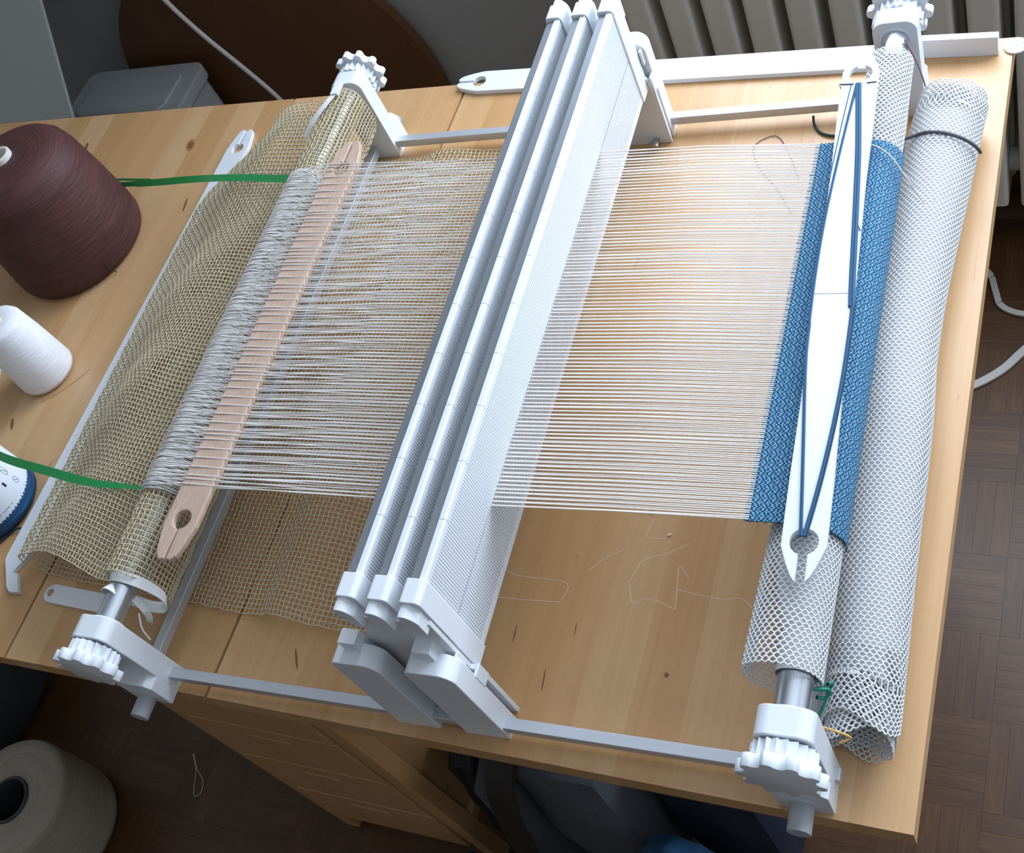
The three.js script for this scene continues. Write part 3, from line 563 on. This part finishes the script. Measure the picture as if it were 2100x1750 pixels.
roomStick('flat_shuttle', 'empty white flat shuttle half hidden under the fold of beige mesh', 0.674, 0.034, { tl: 0.034, sw: 0.0022, rh: 0.0085, hc: 0.034, tipw: 0.005, near: [[-0.284, -0.017], [-0.3148, -0.0038], [-0.3156, -0.0111], [-0.3358, -0.0261], [-0.3373, -0.0138], [-0.3326, -0.0064], [-0.3024, 0.0160], [-0.295, 0.017]] }, 0.006, [-0.9300, T + 0.0002, -0.404], 0);
{
  const pos = [-0.815, T + 0.0002, -0.0725], t = thing('flat_stick', 'short grey-white flat stick with a round hole under the warp beam', 'stick', pos);
  const s = new THREE.Shape(); s.moveTo(0.06, -0.0102); s.lineTo(-0.046, -0.0102); s.absarc(-0.046, 0, 0.0102, -Math.PI / 2, -Math.PI * 1.5, true); s.lineTo(0.06, 0.0102); s.closePath();
  const h = new THREE.Path(); h.absarc(-0.049, 0.0005, 0.0043, 0, Math.PI * 2); s.holes.push(h);
  t.put('body', prism(s, 0, 0.003, 0.0004, 16).rotateX(-Math.PI / 2).rotateY(-0.03).translate(...pos), M.plasticSoft);
}
{
  const t = thing('plastic_bar', 'short white bar standing on edge at the back corner of the table', 'bar', [-0.066, T, -0.783]);
  t.put('body', box(-0.125, -0.0125, T, T + 0.0228, -0.7870, -0.7785, 0.0006).translate(0.066, 0, 0.783).rotateY(-0.06).translate(-0.066, 0, -0.783), M.plastic);
}
{ // round printed tag at the corner
  const t = thing('round_tag', 'small round white tag with dark print on the table corner', 'tag', [0.0025, T + 0.0005, -0.786]);
  const cv = document.createElement('canvas'); cv.width = cv.height = 128; const x = cv.getContext('2d'); x.fillStyle = '#eef1f6'; x.fillRect(0, 0, 128, 128); x.fillStyle = '#59636b';
  for (let k = 0; k < 46; k++) { const a = rr(40, 106), b = rr(46, 100); x.globalAlpha = rr(0.3, 0.9); x.fillRect(a, b, rr(3, 9), rr(3, 8)); } x.globalAlpha = 1;
  const map = new THREE.CanvasTexture(cv); map.colorSpace = THREE.SRGBColorSpace;
  t.put('disc', new THREE.CylinderGeometry(0.0115, 0.0115, 0.0016, 14).translate(0.0025, T + 0.0013, -0.786), M.plasticSoft);
  t.put('print', new THREE.CircleGeometry(0.0108, 24).rotateX(-Math.PI / 2).translate(0.0025, T + 0.0023, -0.786), std(0xffffff, 0.5, { map }));
}

// ------------------------------------------------------------------ yarn cones
const lathe = (pts, seg = 72) => new THREE.LatheGeometry(pts.map(p => new THREE.Vector2(p[0], p[1])), seg);
function cone(name, label, pos, prof, mat, core, coreMat) {
  const t = thing(name, label, 'yarn cone', pos);
  const y = t.put('yarn', lathe(prof).translate(...pos), mat);
  const c = t.put('core', lathe(core, 48).translate(...pos), coreMat); return [t, y, c];
}
{
  const pos = [-1.108, T, -0.546];
  const [t] = cone('yarn_cone', 'large dark brown yarn cone standing at the back of the table', pos, [[0.078, 0.0], [0.089, 0.004], [0.092, 0.012], [0.092, 0.03], [0.0885, 0.08], [0.083, 0.128], [0.0785, 0.143], [0.070, 0.153], [0.057, 0.160], [0.036, 0.1635], [0.0165, 0.163]], M.brownYarn, [[0.0105, 0.10], [0.0105, 0.168], [0.0118, 0.1695], [0.0145, 0.1695], [0.0158, 0.168], [0.0158, 0.150]], std(0xd9d2cc, 0.6));
  t.put('loose_end', cord([[-1.02, T + 0.045, -0.523], [-1.028, T + 0.02, -0.5], [-1.0235, T + 0.002, -0.503]].map(p => p), 0.0007, 5, 20), std(0x331a19, 0.7));
}
cone('sewing_thread_cone', 'white sewing thread cone standing on the table', [-1.0425, T, -0.347], [[0.03, 0.0015], [0.0345, 0.003], [0.036, 0.008], [0.0335, 0.06], [0.0305, 0.092], [0.027, 0.098], [0.015, 0.1], [0.009, 0.0995]], M.whiteYarn, [[0.006, 0.07], [0.006, 0.102], [0.009, 0.1025], [0.0095, 0.09]], std(0xd8cf8e, 0.5));
{
  const pos = [-1.006, T, -0.166];
  const [t] = cone('labelled_yarn_cone', 'blue yarn cone wrapped in a white printed label', pos, [[0.046, 0.0], [0.053, 0.004], [0.0545, 0.01], [0.052, 0.05], [0.0465, 0.1], [0.03, 0.108], [0.012, 0.109]], M.blueConeYarn, [[0.008, 0.08], [0.008, 0.112], [0.011, 0.1125], [0.0115, 0.1]], std(0xd8d4cc, 0.6));
  const cv = document.createElement('canvas'); cv.width = 1024; cv.height = 256; const x = cv.getContext('2d'); x.fillStyle = '#e6ebf3'; x.fillRect(0, 0, 1024, 256);
  let s = 5; const q = () => { s = (s * 16807) % 2147483647; return s / 2147483647; };
  for (let b = 0; b < 3; b++) { const ox = 40 + b * 345;
    for (let r = 0; r < 8; r++) { let a = ox + 60; const bold = r < 2; x.fillStyle = bold ? '#22262c' : '#7c848d'; x.globalAlpha = bold ? 0.9 : 0.65; while (a < ox + 200 - (r % 3) * 25) { const w = 3 + q() * 6; x.fillRect(a, 60 + r * 18 + q() * 2, w, bold ? 8 : 4); a += w + 2 + (q() < 0.2 ? 6 : 0); } }
    x.globalAlpha = 0.9; x.fillStyle = '#1f242a'; for (let k = 0; k < 4; k++) x.fillRect(ox + 222, 66 + k * 20, 9, 12);
    x.strokeStyle = '#6d747c'; x.lineWidth = 2; for (let k = 0; k < 4; k++) { x.beginPath(); x.arc(ox + 268, 52 + k * 34, 9, 0, 6.3); x.stroke(); x.beginPath(); x.moveTo(ox + 262, 46 + k * 34); x.lineTo(ox + 274, 58 + k * 34); x.stroke(); } }
  const map = new THREE.CanvasTexture(cv); map.colorSpace = THREE.SRGBColorSpace; map.wrapS = THREE.RepeatWrapping;
  t.put('label', lathe([[0.0536, 0.0175], [0.0539, 0.018], [0.0527, 0.05], [0.0475, 0.098], [0.0466, 0.0985]], 96).translate(...pos), std(0xffffff, 0.55, { map }));
  t.put('yarn_tail', cord([[-0.985, T + 0.002, -0.117], [-0.9701, T + 0.0035, -0.1227], [-0.9654, T + 0.002, -0.1323], [-0.9552, T + 0.004, -0.1395], [-0.9388, T + 0.0025, -0.1429]], 0.0012, 6, 30), M.darkBlueYarn);
}
{
  const pos = [-1.398, 0, 0.06];
  const [t] = cone('yarn_cone', 'big grey-beige yarn cone with a dark hollow core on the floor', pos, [[0.085, 0.0], [0.098, 0.004], [0.101, 0.015], [0.102, 0.08], [0.101, 0.135], [0.097, 0.143], [0.085, 0.146], [0.06, 0.1465], [0.036, 0.146]], M.beigeYarn, [[0.030, 0.02], [0.032, 0.149], [0.0345, 0.1505], [0.037, 0.149], [0.037, 0.13]], std(0x3b3c3c, 0.4));
}
{ // small loose thread pieces
  let t = thing('thread_piece', 'thin peach thread end beside the white sewing thread cone', 'thread', [-1.0, T, -0.33]);
  t.put('thread', cord([[-1.030, T + 0.0008, -0.305], [-1.0057, T + 0.0008, -0.3244], [-0.9813, T + 0.0008, -0.3552]], 0.0004, 4, 20), std(0xd9b08a, 0.7));
  t = thing('thread_loop', 'loop of thin cream thread on the dark parquet floor', 'thread', [-1.16, 0, -0.05]);
  const a = [[372, 1530], [368, 1570], [355, 1610], [356, 1622], [368, 1615], [374, 1595], [369, 1572], [371, 1530]];
  t.put('thread', cord([[-1.2135, 0.001, -0.0985], [-1.195, 0.001, -0.076], [-1.183, 0.001, -0.045], [-1.177, 0.001, -0.035], [-1.168, 0.001, -0.042], [-1.1735, 0.001, -0.062], [-1.192, 0.001, -0.076], [-1.212, 0.001, -0.0995]], 0.0007, 4, 50), M.cream);
  t = thing('dark_thread', 'thin dark thread lying in a loop on the table under the white warp', 'thread', [0.155, 0, -0.28], { loom: true });
  t.put('thread', cord([[0.1825, 0.001, -0.2076], [0.160, 0.001, -0.245], [0.1376, 0.001, -0.2765], [0.1294, 0.001, -0.3048], [0.1489, 0.001, -0.3168], [0.1683, 0.001, -0.2874], [0.1831, 0.001, -0.2527]], 0.0004, 4, 40), std(0x33383c, 0.7));
  t = thing('cord_end', 'short dark green cord arching on the table beside the stick shuttle', 'cord', [0.2, 0, -0.33], { loom: true });
  t.put('cord', cord([[0.186, 0.006, -0.336], [0.1875, 0.002, -0.328], [0.195, 0.002, -0.316], [0.207, 0.002, -0.310], [0.222, 0.002, -0.309]], 0.0014, 6, 30), std(0x1f3130, 0.6));
  t = thing('wood_crumb', 'tiny pale wood crumb on the table in front of the warp', 'crumb', [-0.227, T, -0.21]);
  t.put('crumb', new THREE.IcosahedronGeometry(0.0016, 0).scale(1.6, 0.6, 0.8).rotateY(0.6).translate(-0.2245, T + 0.0009, -0.2105), M.cream);
}
{ // paper scrap at the left of the thread cone
  const t = thing('paper_slip', 'corner of a white paper slip beside the thread cone', 'paper', [-1.14, T, -0.33]);
  t.put('sheet', prism(poly([[-0.05, -0.02], [0.022, -0.012], [0.014, 0.03], [-0.05, 0.03]]), 0, 0.0004, 0).rotateX(-Math.PI / 2).rotateY(0.3).translate(-1.138, T + 0.0003, -0.328), std(0xe2e4e8, 0.8));
}
// green plastic ribbons that hold the warp beam back
{
  let t = thing('green_ribbon', 'shiny green plastic ribbon running from the warp beam behind the brown yarn cone', 'ribbon', [-0.9, T + 0.06, -0.6]);
  t.put('ribbon', strip([[-1.155, T + 0.012, -0.650], [-1.075, T + 0.030, -0.628], [-0.98, T + 0.052, -0.606], [-0.885, T + 0.072, -0.588], [-0.80, T + 0.088, -0.570], [-0.725, T + 0.1005, -0.5525], [-0.700, T + 0.106, -0.548]], 0.0085, 0.0005, 60, [0, -0.55, 0.83], u => 0.25 * Math.sin(u * 6), u => u < 0.3 ? 0.45 + 1.2 * u : 1), M.greenPlastic);
  t.put('ribbon_edge', strip([[-1.155, T + 0.014, -0.657], [-1.075, T + 0.033, -0.634], [-0.99, T + 0.052, -0.611]], 0.003, 0.0005, 30, [0, -0.55, 0.83]), M.greenPlastic);
  t = thing('green_ribbon', 'shiny green plastic ribbon slanting over the labelled blue yarn cone', 'ribbon', [-0.82, T + 0.08, -0.17]);
  t.put('ribbon', strip([[-1.00, T + 0.118, -0.216], [-0.918, T + 0.106, -0.1765], [-0.85, T + 0.094, -0.168], [-0.79, T + 0.087, -0.163], [-0.745, T + 0.087, -0.1625], [-0.705, T + 0.092, -0.160]], 0.0095, 0.0005, 60, [0, -0.5, 0.86], u => 0.2 * Math.sin(u * 5), u => u > 0.62 ? 1 - (u - 0.62) * 1.9 : 1), M.greenPlastic);
}
// cord round the net roll and the twine at the back bracket
{
  let t = thing('grey_cord', 'braided grey cord tied round the loose net roll', 'cord', [0.32, 0.05, -0.235], { loom: true });
  const pts = [[0.288, 0.062, -0.235]]; for (let a = 122; a >= 12; a -= 11) { const q = a * Math.PI / 180; pts.push([0.3200 + Math.cos(q) * 0.0352, 0.0332 + Math.sin(q) * 0.0352, -0.236 + 0.004 * Math.sin(a / 30)]); }
  t.put('cord', cord(pts, 0.0017, 7, 50), std(0x5c5a5e, 0.7));
  t = thing('bracket_twine', 'thin mottled twine hanging down the back right bracket', 'cord', [0.29, 0.05, -0.31], { loom: true });
  t.put('twine', cord([[0.288, 0.108, -0.315], [0.296, 0.075, -0.318], [0.3025, 0.045, -0.312], [0.304, 0.028, -0.308]], 0.0008, 5, 30), std(0x8d7d86, 0.7));
}

// ------------------------------------------------------------------ behind the table
{
  const t = thing('radiator', 'grey ribbed column radiator along the wall below the window', 'radiator', [-0.1, 0.1, -1.2]);
  const s = new THREE.Shape(); s.moveTo(-0.0205, 0.0); s.lineTo(-0.0205, 0.055); s.quadraticCurveTo(-0.0205, 0.062, -0.012, 0.0622); s.lineTo(0.012, 0.0622); s.quadraticCurveTo(0.0205, 0.062, 0.0205, 0.055); s.lineTo(0.0205, 0); s.lineTo(0.026, -0.008); s.lineTo(0.026, -0.03); s.lineTo(-0.026, -0.03); s.lineTo(-0.026, -0.008); s.closePath();
  const g0 = toCreasedNormals(prism(s, 0, 0.56, 0.002, 6), 0.8).rotateX(-Math.PI / 2).scale(1, 1, -1);
  mz(g0); mz(g0);
  for (let k = 0; k < 18; k++) { const g = prism(s, 0, 0.56, 0.002, 6).rotateX(-Math.PI / 2).rotateY(Math.PI).translate(-0.60 + 0.0585 * k, 0.12, -1.205); t.put('radiator_section', g, M.radiator); }
  t.put('header_pipe', new THREE.CylinderGeometry(0.018, 0.018, 1.04, 20).rotateZ(Math.PI / 2).translate(-0.1, 0.63, -1.195), M.radiator);
  t.put('header_pipe', new THREE.CylinderGeometry(0.018, 0.018, 1.04, 20).rotateZ(Math.PI / 2).translate(-0.1, 0.17, -1.195), M.radiator);
  for (const x of [-0.55, 0.35]) t.put('wall_bracket', box(x - 0.01, x + 0.01, 0.2, 0.6, -1.299, -1.2), M.radiator);
}
{
  const t = thing('round_tabletop', 'round dark brown wooden tabletop leaning on the wall behind the table', 'tabletop', [-1.32, 0, -1.2]);
  const disc = new THREE.CylinderGeometry(0.345, 0.345, 0.018, 96).rotateX(Math.PI / 2), uv = disc.attributes.uv, p = disc.attributes.position;
  for (let i = 0; i < uv.count; i++) uv.setXY(i, p.getX(i) / 0.3, p.getY(i) / 0.8);
  t.put('disc', disc.rotateX(-0.02).translate(-1.345, 0.346, -1.277), std(0x74543a, 0.55, { map: woodMap }));
  const c = thing('power_cable', 'grey cable running down in front of the round brown tabletop', 'cable', [-1.3, 0, -1.15]);
  c.put('cable', cord([[-1.50, 1.12, -1.285], [-1.42, 0.90, -1.19], [-1.385, 0.80, -1.16], [-1.3495, 0.674, -1.15], [-1.3197, 0.593, -1.15], [-1.2837, 0.519, -1.15], [-1.2514, 0.4426, -1.15], [-1.2, 0.25, -1.14], [-1.17, 0.006, -1.13]], 0.0042, 8, 60), M.cable);
}
{
  const pos = [-1.605, 0, -1.172], t = thing('storage_box', 'white plastic storage box with lid standing behind the table', 'box', pos);
  const rectS = (w, d, r) => { const s = new THREE.Shape(); s.moveTo(-w + r, -d); s.lineTo(w - r, -d); s.absarc(w - r, -d + r, r, -Math.PI / 2, 0); s.lineTo(w, d - r); s.absarc(w - r, d - r, r, 0, Math.PI / 2); s.lineTo(-w + r, d); s.absarc(-w + r, d - r, r, Math.PI / 2, Math.PI); s.lineTo(-w, -d + r); s.absarc(-w + r, -d + r, r, Math.PI, Math.PI * 1.5); return s; };
  const mk = (w, d, r, y0, y1) => prism(rectS(w, d, r), y0, y1, 0.003, 10).rotateX(-Math.PI / 2).translate(pos[0], 0, pos[2]);
  t.put('body', mk(0.138, 0.072, 0.02, 0.002, 0.44), M.boxp); t.put('lid', mk(0.146, 0.080, 0.026, 0.44, 0.465), M.boxp);
  t.put('lid_ridge', mk(0.112, 0.052, 0.02, 0.464, 0.471), M.boxp);
}
{
  const t = thing('leaning_board', 'pale grey board leaning back against the wall beyond the table end', 'board', [-1.78, 0, -0.6]);
  const g = box(-2.06, -1.5, 0, 1.27, -0.006, 0, 0.001).rotateX(-0.572).translate(0, 0.012, -0.575);
  t.put('board', g, std(0xa4a6a1, 0.8));
}
// white flat cables on the floor at the right
{
  let t = thing('flat_cable', 'white flat cable curling over the parquet towards the radiator', 'cable', [-0.05, 0, -1.05]);
  t.put('cable', strip([[-0.16, 0.004, -1.12], [-0.105, 0.004, -1.122], [-0.082, 0.004, -1.105], [-0.070, 0.004, -1.07], [-0.060, 0.004, -1.042], [-0.042, 0.004, -1.029], [-0.02, 0.004, -1.024], [0.08, 0.004, -1.03]], 0.0095, 0.004, 60, [0.4, 0, 0.9]), M.cable);
  t = thing('flat_cable', 'white flat cable running out from under the table across the parquet', 'cable', [-0.05, 0, -0.92]);
  t.put('cable', strip([[-0.2, 0.004, -0.85], [-0.1, 0.004, -0.878], [-0.0507, 0.004, -0.913], [-0.0194, 0.004, -0.954], [0.04, 0.004, -1.03]], 0.0125, 0.004, 40, [0.7, 0, 0.7]), M.cable);
}

// ------------------------------------------------------------------ bags under the table
function lump(cx, cy, cz, sx, sy, sz, s, amp, pinch = 0) {
  let g = new THREE.BoxGeometry(2, 2, 2, 22, 22, 22); const p = g.attributes.position;
  for (let i = 0; i < p.count; i++) {
    const v = V(p.getX(i), p.getY(i), p.getZ(i)), l = Math.max(Math.abs(v.x), Math.abs(v.y), Math.abs(v.z)), sp = v.clone().normalize().multiplyScalar(1.22);
    v.lerp(sp, 0.42); const k = 1 - pinch * Math.max(0, v.y), f = amp * (Math.sin(v.x * 5 + s) * Math.cos(v.y * 3 + s * 2) + 0.6 * Math.sin(v.y * 7 + v.x * 3 + s * 3) + 0.5 * Math.sin(v.z * 6 + s));
    p.setXYZ(i, cx + sx * v.x * k * (1 + f), cy + sy * v.y * (1 + 0.3 * f), cz + sz * v.z * k * (1 + f));
  }
  g = mergeVertices(g, 1e-5); g.computeVertexNormals(); return g;
}
const feltBump = tex(256, 256, (u, v) => pn(u * 90, v * 90, 90, 90, 61) * 0.6 + pn(u * 40, v * 40, 40, 40, 62) * 0.4, false);
{
  let t = thing('felt_bag', 'dark grey felt bag standing under the front edge of the table', 'bag', [-0.42, 0, -0.16]);
  t.put('body', lump(-0.418, 0.215, -0.130, 0.060, 0.205, 0.068, 1.3, 0.03, 0.1), std(0x50535a, 0.95, { bumpMap: feltBump, bumpScale: 0.001 }));
  t.put('side_panel', lump(-0.506, 0.19, -0.11, 0.022, 0.19, 0.07, 2.6, 0.05, 0.1), std(0x4d5057, 0.95, { bumpMap: feltBump, bumpScale: 0.001 }));
  t.put('leather_strap', strip([[-0.475, 0.42, -0.12], [-0.4765, 0.395, -0.06], [-0.475, 0.30, -0.022], [-0.472, 0.16, -0.014], [-0.47, 0.02, -0.012]], 0.034, 0.006, 40, [1, 0, 0.1]), std(0x221910, 0.6));
  t = thing('navy_bag', 'navy blue fabric bag next to the grey felt bag under the table', 'bag', [-0.27, 0, -0.12]);
  t.put('body', lump(-0.276, 0.19, -0.150, 0.060, 0.185, 0.045, 4.1, 0.03, 0.05), std(0x101a33, 0.85));
  t = thing('blue_cloth_bag', 'petrol blue cloth bag in front of the navy bag', 'bag', [-0.32, 0, -0.05]);
  t.put('body', lump(-0.302, 0.15, -0.045, 0.046, 0.15, 0.034, 7.7, 0.05, 0.35), std(0x174a6e, 0.85, { bumpMap: feltBump, bumpScale: 0.001 }));
  t = thing('black_bag', 'black crumpled bag between the table base and the felt bag', 'bag', [-0.57, 0, -0.12]);
  t.put('body', lump(-0.574, 0.16, -0.14, 0.028, 0.158, 0.07, 5.2, 0.06, 0.2), std(0x14171b, 0.6));
  t = thing('floor_cushion', 'dark grey cushion on the floor behind the grey-beige yarn cone', 'cushion', [-1.68, 0, -0.1]);
  t.put('body', lump(-1.69, 0.105, -0.10, 0.125, 0.1, 0.125, 9.1, 0.02, 0.05), std(0x3c4244, 0.9));
  t = thing('dark_blue_pouch', 'small dark blue pouch in front of the table base', 'bag', [-0.60, 0, 0.0]);
  t.put('body', lump(-0.588, 0.085, 0.005, 0.034, 0.084, 0.032, 6.4, 0.05, 0.1), std(0x0d1c33, 0.8));
}

scene.traverse(o => { if (o.isMesh) { o.castShadow = true; o.receiveShadow = true; } });
renderer.render(scene, camera);
